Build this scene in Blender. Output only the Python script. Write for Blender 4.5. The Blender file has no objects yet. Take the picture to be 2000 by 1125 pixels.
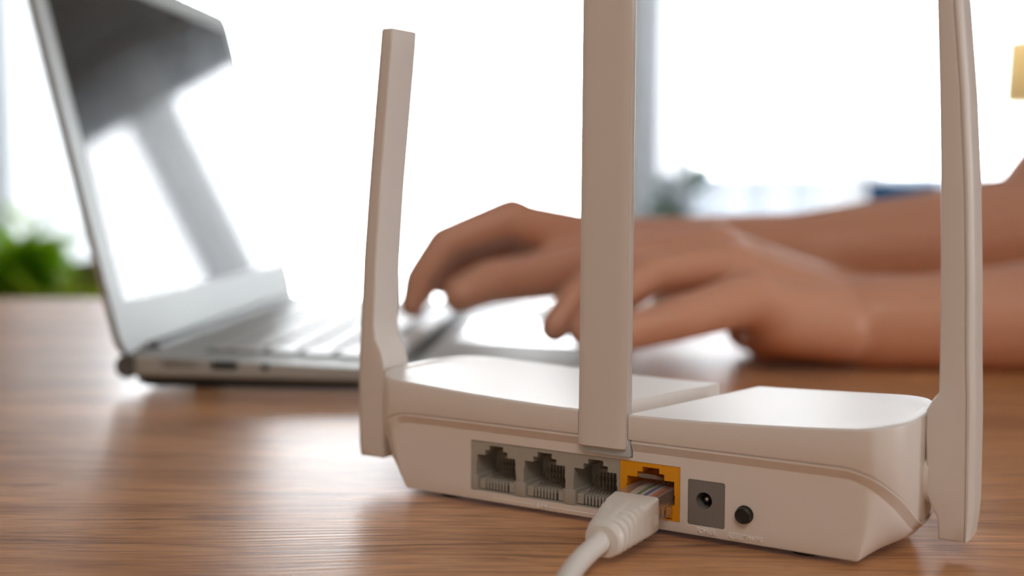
import bpy, bmesh, math, random
import numpy as np
from mathutils import Vector, Matrix, Euler
from mathutils.geometry import tessellate_polygon
random.seed(7)
scene = bpy.context.scene
COL = scene.collection
R = math.radians

# ---------------------------------------------------------------- camera
FPX, HC, PITCH = 2350.0, 0.101, R(5.0)          # focal length in px of a 2000 px wide frame, height over the table
cd = bpy.data.cameras.new('camera')
cam = bpy.data.objects.new('camera', cd)
COL.objects.link(cam)
cam.location = (0, 0, HC)
cam.rotation_euler = (R(90) - PITCH, 0, 0)
cd.sensor_width = 36
cd.lens = 36 * FPX / 2000
cd.clip_start = 0.01
cd.clip_end = 200
cd.dof.use_dof = True
cd.dof.focus_distance = 0.345
cd.dof.aperture_fstop = 5.6
scene.camera = cam

# ---------------------------------------------------------------- sky, light, exposure
SKY = 15.0
world = bpy.data.worlds.new('overcast_sky')
scene.world = world
world.use_nodes = True
wn = world.node_tree
bg = wn.nodes['Background']
bg.inputs['Color'].default_value = (0.93, 0.97, 1.0, 1)
bg.inputs['Strength'].default_value = SKY

WY = 4.0                                        # inner face of the window wall
WHEAD = 0.98                                    # window head
FLOOR = -0.75
CEIL = 1.75
WIN1 = (-1.75, 0.29)
WIN2 = (0.46, 2.70)
for a, b in (WIN1, WIN2):                       # sky portals in the window openings
    ld = bpy.data.lights.new('window_portal', 'AREA')
    ld.shape = 'RECTANGLE'
    ld.size = b - a
    ld.size_y = WHEAD - FLOOR
    ld.cycles.is_portal = True
    lo = bpy.data.objects.new('window_portal', ld)
    COL.objects.link(lo)
    lo.location = ((a + b) / 2, WY + 0.16, (WHEAD + FLOOR) / 2)
    lo.rotation_euler = (R(-90), 0, 0)
WIN3 = (-0.70, 0.15, 0.15, 1.00)                # small window in the right wall: y0, y1, z0, z1
ld = bpy.data.lights.new('window_portal', 'AREA')
ld.shape = 'RECTANGLE'
ld.size = WIN3[1] - WIN3[0]
ld.size_y = WIN3[3] - WIN3[2]
ld.cycles.is_portal = True
lo = bpy.data.objects.new('window_portal', ld)
COL.objects.link(lo)
lo.location = (3.4 + 0.16, (WIN3[0] + WIN3[1]) / 2, (WIN3[2] + WIN3[3]) / 2)
lo.rotation_euler = (R(-90), 0, R(-90))
# added warm fill light behind the camera, raising the room's ambient light
ld = bpy.data.lights.new('warm_fill_light', 'AREA')
ld.shape = 'DISK'
ld.size = 0.9
ld.energy = 13
ld.color = (1.0, 0.86, 0.74)
lo = bpy.data.objects.new('warm_fill_light', ld)
COL.objects.link(lo)
lo.location = (0.1, -1.3, 1.60)
lo.rotation_euler = (R(22), 0, 0)

vs = scene.view_settings
vs.view_transform = 'Standard'
vs.look = 'None'
vs.gamma = 1
vs.exposure = 0.0
vs.use_curve_mapping = False
scene.cycles.use_denoising = True
scene.cycles.max_bounces = 10
scene.cycles.diffuse_bounces = 5
scene.cycles.transmission_bounces = 8
scene.cycles.transparent_max_bounces = 12
scene.cycles.sample_clamp_indirect = 6
scene.cycles.caustics_reflective = False
scene.cycles.caustics_refractive = False


# ---------------------------------------------------------------- materials
def mat(name, col, rough=0.5, metal=0.0, spec=0.5, **kw):
    m = bpy.data.materials.new(name)
    m.use_nodes = True
    nt = m.node_tree
    b = nt.nodes['Principled BSDF']
    b.inputs['Base Color'].default_value = (*col, 1)
    b.inputs['Roughness'].default_value = rough
    b.inputs['Metallic'].default_value = metal
    b.inputs['Specular IOR Level'].default_value = spec
    for k, v in kw.items():
        b.inputs[k].default_value = v
    return m


def grain(m, scale=600, amount=0.15, dist=0.0001, colvar=0.04):
    """fine relief and slight colour variation for a plain material"""
    nt = m.node_tree
    b = nt.nodes['Principled BSDF']
    tc = nt.nodes.new('ShaderNodeTexCoord')
    nz = nt.nodes.new('ShaderNodeTexNoise')
    nz.inputs['Scale'].default_value = scale
    nz.inputs['Detail'].default_value = 3
    bp = nt.nodes.new('ShaderNodeBump')
    bp.inputs['Strength'].default_value = amount
    bp.inputs['Distance'].default_value = dist
    nt.links.new(tc.outputs['Object'], nz.inputs['Vector'])
    nt.links.new(nz.outputs['Fac'], bp.inputs['Height'])
    nt.links.new(bp.outputs['Normal'], b.inputs['Normal'])
    c = b.inputs['Base Color'].default_value[:3]
    mx = nt.nodes.new('ShaderNodeMix')
    mx.data_type = 'RGBA'
    mx.inputs['A'].default_value = (*[x * (1 - colvar) for x in c], 1)
    mx.inputs['B'].default_value = (*[min(1, x * (1 + colvar)) for x in c], 1)
    nt.links.new(nz.outputs['Fac'], mx.inputs['Factor'])
    nt.links.new(mx.outputs['Result'], b.inputs['Base Color'])
    return m


def wood_mat(name):
    m = mat(name, (0.3, 0.15, 0.08), 0.37)
    nt = m.node_tree
    N, L = nt.nodes, nt.links
    b = N['Principled BSDF']
    tc = N.new('ShaderNodeTexCoord')

    def mapping(s, loc=(0, 0, 0)):
        mp = N.new('ShaderNodeMapping')
        mp.inputs['Scale'].default_value = s
        mp.inputs['Location'].default_value = loc
        return mp
    # a slow warp so the grain wanders
    w0 = N.new('ShaderNodeTexNoise')
    w0.inputs['Scale'].default_value = 6
    w0.inputs['Detail'].default_value = 2
    mpw = mapping((0.7, 2.2, 1))
    L.new(tc.outputs['Object'], mpw.inputs[0])
    L.new(mpw.outputs[0], w0.inputs['Vector'])
    sub = N.new('ShaderNodeVectorMath'); sub.operation = 'SUBTRACT'
    sub.inputs[1].default_value = (0.5, 0.5, 0.5)
    L.new(w0.outputs['Color'], sub.inputs[0])
    scl = N.new('ShaderNodeVectorMath'); scl.operation = 'MULTIPLY'
    scl.inputs[1].default_value = (0.02, 0.035, 0)
    L.new(sub.outputs[0], scl.inputs[0])
    add = N.new('ShaderNodeVectorMath'); add.operation = 'ADD'
    L.new(tc.outputs['Object'], add.inputs[0])
    L.new(scl.outputs[0], add.inputs[1])

    def noise(s, scale, detail, rough=0.6, dist=0.0):
        mp = mapping(s)
        L.new(add.outputs[0], mp.inputs[0])
        n = N.new('ShaderNodeTexNoise')
        n.inputs['Scale'].default_value = scale
        n.inputs['Detail'].default_value = detail
        n.inputs['Roughness'].default_value = rough
        n.inputs['Distortion'].default_value = dist
        L.new(mp.outputs[0], n.inputs['Vector'])
        return n
    broad = noise((1.0, 7.0, 1), 5.0, 4, 0.6, 0.6)
    fine = noise((5.0, 120.0, 1), 8.0, 5, 0.65, 0.3)
    streak = noise((1.6, 30.0, 1), 7.0, 5, 0.7, 1.2)
    # colour
    r1 = N.new('ShaderNodeValToRGB')
    r1.color_ramp.elements[0].position = 0.30
    r1.color_ramp.elements[0].color = (0.40, 0.18, 0.064, 1)
    r1.color_ramp.elements[1].position = 0.72
    r1.color_ramp.elements[1].color = (0.76, 0.40, 0.170, 1)
    L.new(broad.outputs['Fac'], r1.inputs[0])
    r2 = N.new('ShaderNodeValToRGB')
    r2.color_ramp.elements[0].position = 0.36
    r2.color_ramp.elements[0].color = (0.50, 0.42, 0.38, 1)
    r2.color_ramp.elements[1].position = 0.56
    r2.color_ramp.elements[1].color = (1.12, 1.1, 1.06, 1)
    L.new(fine.outputs['Fac'], r2.inputs[0])
    mx = N.new('ShaderNodeMix'); mx.data_type = 'RGBA'; mx.blend_type = 'MULTIPLY'
    mx.inputs['Factor'].default_value = 0.75
    L.new(r1.outputs[0], mx.inputs['A'])
    L.new(r2.outputs[0], mx.inputs['B'])
    r3 = N.new('ShaderNodeValToRGB')                # dark knots and streaks
    r3.color_ramp.elements[0].position = 0.34
    r3.color_ramp.elements[0].color = (0.22, 0.17, 0.17, 1)
    r3.color_ramp.elements[1].position = 0.47
    r3.color_ramp.elements[1].color = (1, 1, 1, 1)
    L.new(streak.outputs['Fac'], r3.inputs[0])
    mx2 = N.new('ShaderNodeMix'); mx2.data_type = 'RGBA'; mx2.blend_type = 'MULTIPLY'
    mx2.inputs['Factor'].default_value = 0.7
    L.new(mx.outputs['Result'], mx2.inputs['A'])
    L.new(r3.outputs[0], mx2.inputs['B'])
    L.new(mx2.outputs['Result'], b.inputs['Base Color'])
    # ridged relief along the grain
    mpr = mapping((6.0, 260.0, 1))
    L.new(add.outputs[0], mpr.inputs[0])
    rid = N.new('ShaderNodeTexNoise')
    rid.inputs['Scale'].default_value = 2.6
    rid.inputs['Detail'].default_value = 2
    L.new(mpr.outputs[0], rid.inputs['Vector'])
    bp = N.new('ShaderNodeBump')
    bp.inputs['Strength'].default_value = 0.55
    bp.inputs['Distance'].default_value = 0.00022
    L.new(rid.outputs['Fac'], bp.inputs['Height'])
    L.new(bp.outputs['Normal'], b.inputs['Normal'])
    return m


M = {}
M['plastic'] = grain(mat('white_plastic', (0.83, 0.79, 0.76), 0.36), 2500, 0.06, 0.00005, 0.01)
M['plastic_top'] = M['plastic']
M['cover'] = grain(mat('antenna_white_plastic', (0.78, 0.74, 0.71), 0.40), 2500, 0.06, 0.00005, 0.01)
M['emboss'] = mat('relief_lit_white_plastic', (0.93, 0.91, 0.89), 0.18)  # lighter than the shell, standing in for light caught by the raised letters
M['port_grey'] = mat('grey_port_plastic', (0.42, 0.41, 0.37), 0.5)
M['dark'] = mat('dark_gap', (0.012, 0.018, 0.022), 0.6)
M['orange'] = mat('amber_port_plastic', (0.85, 0.36, 0.01), 0.35)
M['socket_grey'] = mat('grey_socket_plastic', (0.22, 0.21, 0.205), 0.45)
M['black'] = mat('black_rubber', (0.012, 0.013, 0.015), 0.45)
M['gold'] = mat('gold_contact', (0.55, 0.33, 0.12), 0.35, 0.9)
M['steel'] = mat('steel', (0.6, 0.6, 0.6), 0.25, 1.0)
M['hinge_grey'] = mat('hinge_grey_plastic', (0.56, 0.64, 0.68), 0.4)
M['clear'] = mat('clear_polycarbonate', (0.55, 0.52, 0.50), 0.12)
_nt = M['clear'].node_tree
_tp = _nt.nodes.new('ShaderNodeBsdfTransparent'); _tp.inputs[0].default_value = (0.94, 0.92, 0.90, 1)
_mx = _nt.nodes.new('ShaderNodeMixShader'); _mx.inputs[0].default_value = 0.26
_nt.links.new(_tp.outputs[0], _mx.inputs[1]); _nt.links.new(_nt.nodes['Principled BSDF'].outputs[0], _mx.inputs[2])
_nt.links.new(_mx.outputs[0], _nt.nodes['Material Output'].inputs['Surface'])
M['cable'] = grain(mat('white_cable_jacket', (0.80, 0.79, 0.77), 0.38), 1500, 0.05, 0.0001, 0.01)
M['ink'] = mat('grey_cable_print', (0.12, 0.12, 0.13), 0.5)
M['alu'] = grain(mat('silver_aluminium', (0.50, 0.525, 0.52), 0.5, 0.5), 3000, 0.05, 0.00003, 0.02)
M['alu_edge'] = mat('polished_edge', (0.42, 0.43, 0.43), 0.3, 0.9)
M['glass'] = mat('glossy_screen', (0.012, 0.012, 0.013), 0.035, 0, 0.5, **{'IOR': 1.55})
M['key'] = grain(mat('glare_pale_key_plastic', (0.52, 0.53, 0.53), 0.4), 2000, 0.05, 0.00005, 0.02)  # pale tone stands in for the window reflected on dark keys
M['tray'] = mat('dark_keyboard_well', (0.035, 0.04, 0.04), 0.6)
M['hinge'] = mat('dark_hinge', (0.10, 0.11, 0.11), 0.4)
M['skin'] = mat('skin', (0.72, 0.385, 0.26), 0.36, 0, 0.5, **{'Subsurface Weight': 0.25, 'Subsurface Scale': 0.012, 'Subsurface Radius': (1.0, 0.35, 0.2)})
M['nail'] = mat('fingernail', (0.66, 0.36, 0.29), 0.22)
M['wood'] = wood_mat('brown_laminate_wood')
M['wall'] = grain(mat('warm_wall_paint', (0.66, 0.58, 0.50), 0.8), 40, 0.2, 0.001, 0.02)
M['wallwhite'] = grain(mat('white_wall_paint', (0.80, 0.80, 0.79), 0.8), 40, 0.2, 0.001, 0.02)
M['ceil'] = grain(mat('ceiling_paint', (0.70, 0.67, 0.64), 0.85), 30, 0.2, 0.001, 0.02)
M['frame'] = mat('white_window_frame', (0.80, 0.80, 0.80), 0.4)
M['cloth_blue'] = grain(mat('blue_fabric', (0.02, 0.16, 0.42), 0.85), 400, 0.4, 0.001, 0.2)
M['cloth_grey'] = grain(mat('blue_grey_fabric', (0.45, 0.52, 0.60), 0.9), 400, 0.4, 0.001, 0.1)
M['shirt'] = grain(mat('light_shirt_fabric', (0.45, 0.50, 0.56), 0.9), 500, 0.4, 0.001, 0.1)
M['trousers'] = grain(mat('navy_denim', (0.03, 0.05, 0.11), 0.9), 500, 0.4, 0.001, 0.2)
M['hair'] = grain(mat('brown_hair', (0.04, 0.022, 0.014), 0.5), 300, 0.8, 0.002, 0.3)
M['pot_brown'] = grain(mat('brown_ceramic', (0.17, 0.10, 0.075), 0.6), 100, 0.3, 0.001, 0.1)
M['pot_terra'] = grain(mat('terracotta', (0.50, 0.17, 0.05), 0.7), 100, 0.3, 0.001, 0.1)
M['pot_white'] = grain(mat('white_ceramic', (0.75, 0.76, 0.76), 0.3), 100, 0.1, 0.001, 0.02)
M['soil'] = grain(mat('soil', (0.05, 0.03, 0.02), 0.95), 200, 0.8, 0.004, 0.4)
M['furn'] = grain(mat('dark_brown_furniture', (0.16, 0.095, 0.065), 0.5), 60, 0.2, 0.001, 0.15)
M['conc'] = grain(mat('pale_render', (0.12, 0.14, 0.175), 0.9), 30, 0.3, 0.002, 0.08)
M['paving'] = grain(mat('balcony_paving', (0.62, 0.63, 0.64), 0.8), 20, 0.3, 0.002, 0.08)


def leafmat(name, col, tcol, t=0.45):
    m = bpy.data.materials.new(name)
    m.use_nodes = True
    nt = m.node_tree
    N, L = nt.nodes, nt.links
    out = N['Material Output']
    p = N['Principled BSDF']
    p.inputs['Base Color'].default_value = (*col, 1)
    p.inputs['Roughness'].default_value = 0.55
    nz = N.new('ShaderNodeTexNoise'); nz.inputs['Scale'].default_value = 25
    rp = N.new('ShaderNodeValToRGB')
    rp.color_ramp.elements[0].color = (*[c * .65 for c in tcol], 1)
    rp.color_ramp.elements[1].color = (*[min(1, c * 1.3) for c in tcol], 1)
    L.new(nz.outputs['Fac'], rp.inputs[0])
    tr = N.new('ShaderNodeBsdfTranslucent')
    L.new(rp.outputs[0], tr.inputs['Color'])
    mx = N.new('ShaderNodeMixShader'); mx.inputs[0].default_value = t
    L.new(p.outputs[0], mx.inputs[1]); L.new(tr.outputs[0], mx.inputs[2])
    L.new(mx.outputs[0], out.inputs['Surface'])
    return m


M['leaf'] = leafmat('bright_green_leaf', (0.16, 0.34, 0.004), (0.30, 0.55, 0.004), .5)
M['leaf2'] = leafmat('yellow_green_leaf', (0.26, 0.36, 0.02), (0.32, 0.42, 0.02))
M['leafdark'] = leafmat('deep_green_leaf', (0.03, 0.10, 0.045), (0.05, 0.14, 0.07), 0.3)


def sheer(name, transp, col, tcol=None):
    m = bpy.data.materials.new(name)
    m.use_nodes = True
    nt = m.node_tree
    N, L = nt.nodes, nt.links
    out = N['Material Output']
    N.remove(N['Principled BSDF'])
    di = N.new('ShaderNodeBsdfDiffuse'); di.inputs[0].default_value = (*col, 1)
    tr = N.new('ShaderNodeBsdfTranslucent'); tr.inputs[0].default_value = (*(tcol or col), 1)
    m1 = N.new('ShaderNodeMixShader'); m1.inputs[0].default_value = 0.6
    L.new(di.outputs[0], m1.inputs[1]); L.new(tr.outputs[0], m1.inputs[2])
    tp = N.new('ShaderNodeBsdfTransparent')
    wv = N.new('ShaderNodeTexWave'); wv.inputs['Scale'].default_value = 2.0; wv.inputs['Distortion'].default_value = 1.5
    tc = N.new('ShaderNodeTexCoord'); L.new(tc.outputs['Object'], wv.inputs['Vector'])
    mr = N.new('ShaderNodeMapRange')
    mr.inputs['To Min'].default_value = 1 - transp * 1.1; mr.inputs['To Max'].default_value = 1 - transp * 0.9
    L.new(wv.outputs['Fac'], mr.inputs['Value'])
    m2 = N.new('ShaderNodeMixShader')
    L.new(mr.outputs[0], m2.inputs[0])
    L.new(tp.outputs[0], m2.inputs[1]); L.new(m1.outputs[0], m2.inputs[2])
    L.new(m2.outputs[0], out.inputs['Surface'])
    return m


M['sheer'] = sheer('sheer_curtain', 0.55, (0.8, 0.83, 0.86))
M['sheer_thick'] = sheer('gathered_sheer_curtain', 0.06, (0.60, 0.62, 0.64), (0.24, 0.255, 0.27))
M['drape'] = sheer('gathered_drape', 0.16, (0.75, 0.77, 0.79), (0.85, 0.83, 0.82))
M['sheer_mid'] = sheer('half_gathered_sheer_curtain', 0.10, (0.7, 0.72, 0.74), (0.34, 0.355, 0.37))
M['shade'] = sheer('beige_lamp_shade', 0.10, (0.82, 0.72, 0.48), (0.80, 0.68, 0.42))


# ---------------------------------------------------------------- helpers
def link(name, me, m=None, parent=None):
    o = bpy.data.objects.new(name, me)
    COL.objects.link(o)
    if m is not None and me is not None:
        me.materials.append(m)
    if parent:
        o.parent = parent
    return o


def obj(name, bm, m, parent=None, smooth=None):
    me = bpy.data.meshes.new(name)
    bmesh.ops.recalc_face_normals(bm, faces=bm.faces)
    if smooth is not None:
        for f in bm.faces:
            f.smooth = True
        for e in bm.edges:
            if len(e.link_faces) == 2 and e.calc_face_angle(0) > R(smooth):
                e.smooth = False
    bm.to_mesh(me)
    bm.free()
    return link(name, me, m, parent)


def thing(name, label, cat, loc=(0, 0, 0), rotz=0, group=None):
    o = bpy.data.objects.new(name, None)
    COL.objects.link(o)
    o.empty_display_size = 0.02
    o.location = loc
    o.rotation_euler = (0, 0, rotz)
    o['label'] = label
    o['category'] = cat
    if group:
        o['group'] = group
    return o


def tag(o, label, cat, group=None):
    o['label'] = label
    o['category'] = cat
    if group:
        o['group'] = group
    return o


def struct(o):
    o['kind'] = 'structure'
    return o


def add_box(bm, lo, hi, bev=0.0, seg=2, mtx=None):
    c = [(a + b) / 2 for a, b in zip(lo, hi)]
    s = [abs(b - a) for a, b in zip(lo, hi)]
    r = bmesh.ops.create_cube(bm, size=1)
    vs_ = r['verts']
    bmesh.ops.scale(bm, vec=s, verts=vs_)
    bmesh.ops.translate(bm, vec=c, verts=vs_)
    if bev > 0:
        es = list({e for v in vs_ for e in v.link_edges})
        rb = bmesh.ops.bevel(bm, geom=es, offset=bev, segments=seg, profile=0.5, affect='EDGES')
        vs_ = list({v for f in rb['faces'] for v in f.verts} | {v for v in vs_ if v.is_valid})
    if mtx is not None:
        bmesh.ops.transform(bm, matrix=mtx, verts=vs_)
    return vs_


def box(name, lo, hi, m, parent=None, bev=0.0, seg=2):
    bm = bmesh.new()
    add_box(bm, lo, hi, bev, seg)
    return obj(name, bm, m, parent, 35 if bev else None)


def add_tube(bm, pts, rad, n=12, cap=True):
    """round tube along a polyline; rad is a number or a list"""
    pts = [Vector(p) for p in pts]
    rings = []
    prev = None
    for i, p in enumerate(pts):
        t = (pts[min(i + 1, len(pts) - 1)] - pts[max(i - 1, 0)]).normalized()
        if prev is None:
            a = Vector((0, 0, 1)) if abs(t.z) < 0.9 else Vector((1, 0, 0))
            u = t.cross(a).normalized()
        else:
            u = (prev - t * prev.dot(t)).normalized()
        prev = u
        w = t.cross(u)
        r = rad[i] if isinstance(rad, (list, tuple)) else rad
        rings.append([bm.verts.new(p + (u * math.cos(2 * math.pi * k / n) + w * math.sin(2 * math.pi * k / n)) * r) for k in range(n)])
    for a, b in zip(rings, rings[1:]):
        for k in range(n):
            bm.faces.new((a[k], a[(k + 1) % n], b[(k + 1) % n], b[k]))
    if cap:
        bm.faces.new(rings[0][::-1])
        bm.faces.new(rings[-1])
    return rings


def tube(name, pts, rad, m, parent=None, n=12):
    bm = bmesh.new()
    add_tube(bm, pts, rad, n)
    return obj(name, bm, m, parent, 50)


def lathe(name, prof, m, parent=None, n=32, loc=(0, 0, 0)):
    """profile of (r, z) revolved about z"""
    bm = bmesh.new()
    rings = []
    for r, z in prof:
        rings.append([bm.verts.new((loc[0] + r * math.cos(2 * math.pi * k / n), loc[1] + r * math.sin(2 * math.pi * k / n), loc[2] + z)) for k in range(n)])
    for a, b in zip(rings, rings[1:]):
        for k in range(n):
            bm.faces.new((a[k], a[(k + 1) % n], b[(k + 1) % n], b[k]))
    bm.faces.new(rings[0][::-1])
    bm.faces.new(rings[-1])
    return obj(name, bm, m, parent, 40)


def loft(bm, loops, cap=True):
    rings = [[bm.verts.new(p) for p in lp] for lp in loops]
    n = len(rings[0])
    for a, b in zip(rings, rings[1:]):
        for k in range(n):
            bm.faces.new((a[k], a[(k + 1) % n], b[(k + 1) % n], b[k]))
    if cap:
        bm.faces.new(rings[0][::-1])
        bm.faces.new(rings[-1])
    return rings


def prism(bm, outer, holes, y0, y1, flip=False):
    """polygon with holes in the x-z plane extruded along y from y0 to y1"""
    polys = [outer] + list(holes)
    flat = [p for pl in polys for p in pl]
    tris = tessellate_polygon([[Vector((p[0], p[1], 0)) for p in pl] for pl in polys])
    fr = [bm.verts.new((p[0], y0, p[1])) for p in flat]
    bk = [bm.verts.new((p[0], y1, p[1])) for p in flat]
    for t in tris:
        try:
            bm.faces.new([fr[i] for i in t])
            bm.faces.new([bk[i] for i in reversed(t)])
        except ValueError:
            pass
    k = 0
    for pl in polys:
        n = len(pl)
        for i in range(n):
            a, b = k + i, k + (i + 1) % n
            bm.faces.new((fr[a], fr[b], bk[b], bk[a]))
        k += n


def bake(o):
    """replace an object's mesh by its evaluated one"""
    dg = bpy.context.evaluated_depsgraph_get()
    me = bpy.data.meshes.new_from_object(o.evaluated_get(dg), depsgraph=dg)
    o.modifiers.clear()
    o.data = me
    return o


def cut(o, cutters):
    """boolean difference with a list of bmesh builders"""
    tmp = []
    for fn in cutters:
        bm = bmesh.new()
        fn(bm)
        bmesh.ops.recalc_face_normals(bm, faces=bm.faces)
        me = bpy.data.meshes.new('cut')
        bm.to_mesh(me)
        bm.free()
        c = bpy.data.objects.new('cut', me)
        COL.objects.link(c)
        c.parent = o.parent
        tmp.append(c)
        md = o.modifiers.new('b', 'BOOLEAN')
        md.operation = 'DIFFERENCE'
        md.solver = 'EXACT'
        md.object = c
    bpy.context.view_layer.update()
    bake(o)
    for c in tmp:
        bpy.data.objects.remove(c)
    return o


def smooth_sharp(o, ang=32):
    me = o.data
    bm = bmesh.new()
    bm.from_mesh(me)
    for f in bm.faces:
        f.smooth = True
    for e in bm.edges:
        if len(e.link_faces) == 2:
            e.smooth = e.calc_face_angle(0) < R(ang)
    bm.to_mesh(me)
    bm.free()


def rrect(x0, x1, z0, z1, r, n=4):
    pts = []
    for cx, cz, a0 in ((x1 - r, z1 - r, 0), (x0 + r, z1 - r, 90), (x0 + r, z0 + r, 180), (x1 - r, z0 + r, 270)):
        for k in range(n + 1):
            a = R(a0 + 90 * k / n)
            pts.append((cx + r * math.cos(a), cz + r * math.sin(a)))
    return pts


def catmull(pts, per=4):
    out = []
    n = len(pts)
    for i in range(n - 1):
        p0, p1, p2, p3 = pts[max(i - 1, 0)], pts[i], pts[i + 1], pts[min(i + 2, n - 1)]
        for k in range(per):
            t = k / per
            out.append(tuple(0.5 * (2 * b + (c - a) * t + (2 * a - 5 * b + 4 * c - d) * t * t + (3 * b - a - 3 * c + d) * t ** 3)
                             for a, b, c, d in zip(p0, p1, p2, p3)))
    out.append(tuple(pts[-1]))
    return out


def interp(x, xs, ys):
    return float(np.interp(x, xs, ys))


def at(u, v, Y):
    """the point of the world at distance Y that the eye point sees in direction (u, v)"""
    c, s = math.cos(PITCH), math.sin(PITCH)
    a, b = (u - 1000) / FPX, (v - 562.5) / FPX
    d = Vector((a, c - b * s, -s - b * c))
    return Vector((0, 0, HC)) + d * (Y / d.y)


# ================================================================ THE ROOM
def wallbox(name, lo, hi, m=None):
    return struct(box(name, lo, hi, m or M['wall']))


X0, X1, Y0 = -2.3, 3.4, -2.6
wallbox('floor', (X0 - .2, Y0 - .2, FLOOR - .1), (X1 + .2, WY + .2, FLOOR), M['furn'])
wallbox('ceiling', (X0 - .2, Y0 - .2, CEIL), (X1 + .2, WY + .2, CEIL + .1), M['ceil'])
wallbox('wall_left', (X0 - .2, Y0 - .2, FLOOR), (X0, WY + .2, CEIL), M['wall'])
bm = bmesh.new()
add_box(bm, (X1, Y0 - .2, FLOOR), (X1 + .2, WIN3[0], CEIL))
add_box(bm, (X1, WIN3[1], FLOOR), (X1 + .2, WY + .2, CEIL))
add_box(bm, (X1, WIN3[0], FLOOR), (X1 + .2, WIN3[1], WIN3[2]))
add_box(bm, (X1, WIN3[0], WIN3[3]), (X1 + .2, WIN3[1], CEIL))
struct(obj('wall_right', bm, M['wall']))
bm = bmesh.new()
add_box(bm, (X1 + .08, WIN3[0], WIN3[2]), (X1 + .13, WIN3[0] + .03, WIN3[3]), .003)
add_box(bm, (X1 + .08, WIN3[1] - .03, WIN3[2]), (X1 + .13, WIN3[1], WIN3[3]), .003)
add_box(bm, (X1 + .08, WIN3[0], WIN3[2]), (X1 + .13, WIN3[1], WIN3[2] + .03), .003)
add_box(bm, (X1 + .08, WIN3[0], WIN3[3] - .03), (X1 + .13, WIN3[1], WIN3[3]), .003)
struct(obj('window_3', bm, M['frame'], None, 35))
wallbox('wall_back', (X0, Y0 - .2, FLOOR), (X1, Y0, CEIL))


def front_wall(bm):
    add_box(bm, (X0, WY, FLOOR), (WIN1[0], WY + .2, CEIL))
    add_box(bm, (WIN1[1], WY, FLOOR), (WIN2[0], WY + .2, CEIL))
    add_box(bm, (WIN2[1], WY, FLOOR), (X1, WY + .2, CEIL))
    add_box(bm, (WIN1[0], WY, WHEAD), (WIN1[1], WY + .2, CEIL))
    add_box(bm, (WIN2[0], WY, WHEAD), (WIN2[1], WY + .2, CEIL))


bm = bmesh.new()
front_wall(bm)
struct(obj('wall_front', bm, M['wallwhite']))


def window(n, a, b):
    bm = bmesh.new()
    y0, y1 = WY + .08, WY + .13
    add_box(bm, (a, y0, FLOOR), (a + .04, y1, WHEAD), .004)
    add_box(bm, (b - .04, y0, FLOOR), (b, y1, WHEAD), .004)
    add_box(bm, (a, y0, WHEAD - .05), (b, y1, WHEAD), .004)
    add_box(bm, (a, y0, FLOOR), (b, y1, FLOOR + .05), .004)
    w = struct(obj('window_%d' % n, bm, M['frame'], None, 35))
    g = bpy.data.materials.get('pane_glass') or mat('pane_glass', (1, 1, 1), 0.0, 0, 0.5)
    if not g.get('done'):
        nt = g.node_tree
        tp = nt.nodes.new('ShaderNodeBsdfTransparent')
        gl = nt.nodes.new('ShaderNodeBsdfGlossy'); gl.inputs['Roughness'].default_value = 0.02
        fr = nt.nodes.new('ShaderNodeFresnel'); fr.inputs[0].default_value = 1.45
        mx = nt.nodes.new('ShaderNodeMixShader')
        nt.links.new(fr.outputs[0], mx.inputs[0])
        nt.links.new(tp.outputs[0], mx.inputs[1]); nt.links.new(gl.outputs[0], mx.inputs[2])
        nt.links.new(mx.outputs[0], nt.nodes['Material Output'].inputs['Surface'])
        g['done'] = 1
    box('pane', (a + .04, WY + .10, FLOOR + .05), (b - .04, WY + .106, WHEAD - .05), g, w)
    return w


window(1, *WIN1)
window(2, *WIN2)


def curtain(name, label, x0, x1, y, m, amp, folds, seed=0, z0=FLOOR + .02, z1=1.05):
    rnd = random.Random(seed)
    bm = bmesh.new()
    n = folds * 8
    ph = rnd.random() * 6
    cols = []
    for i in range(n + 1):
        t = i / n
        x = x0 + (x1 - x0) * t
        row = []
        for j in range(7):
            z = z0 + (z1 - z0) * j / 6
            a = amp * (1.15 - 0.35 * j / 6)
            dy = a * math.sin(t * folds * 2 * math.pi + ph + 0.6 * math.sin(t * 9 + j * .25)) + a * .3 * math.sin(t * folds * 4.7 + j * .4)
            row.append(bm.verts.new((x, y + dy, z)))
        cols.append(row)
    for a, b in zip(cols, cols[1:]):
        for j in range(6):
            bm.faces.new((a[j], b[j], b[j + 1], a[j + 1]))
    t_ = thing(name, label, 'curtain', ((x0 + x1) / 2, y, z0))
    o = obj('cloth', bm, m, t_, 80)
    o.location = (-(x0 + x1) / 2, -y, -z0)
    hb = bmesh.new()
    add_box(hb, (x0 - (x0 + x1) / 2, -.015, z1 - z0 - .01), (x1 - (x0 + x1) / 2, .015, z1 - z0 + .03), .004)
    obj('heading_tape', hb, M['frame'], t_, 35)
    return t_


curtain('curtain', 'gathered pale grey sheer curtain hanging at the far left end of the windows', -2.2, -1.22, WY - .14, M['sheer_thick'], .035, 8, 3)
curtain('curtain', 'thin white sheer curtain hanging over the right half of the windows', .52, 2.72, WY - .16, M['sheer'], .03, 16, 5)
curtain('curtain', 'gathered pale grey sheer curtain hanging beside the pier behind the middle antenna', .38, .56, WY - .30, M['sheer_mid'], .02, 5, 12)
curtain('curtain', 'dense narrow gathered curtain hanging in front of the right window', .96, 1.15, WY - .25, M['drape'], .03, 4, 9)
rail = tube('curtain_rail', [(X0, WY - .19, 1.10), (X1, WY - .19, 1.10)], .014, M['steel'])
tag(rail, 'long metal curtain rail fixed above the windows', 'curtain rail')

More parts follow.
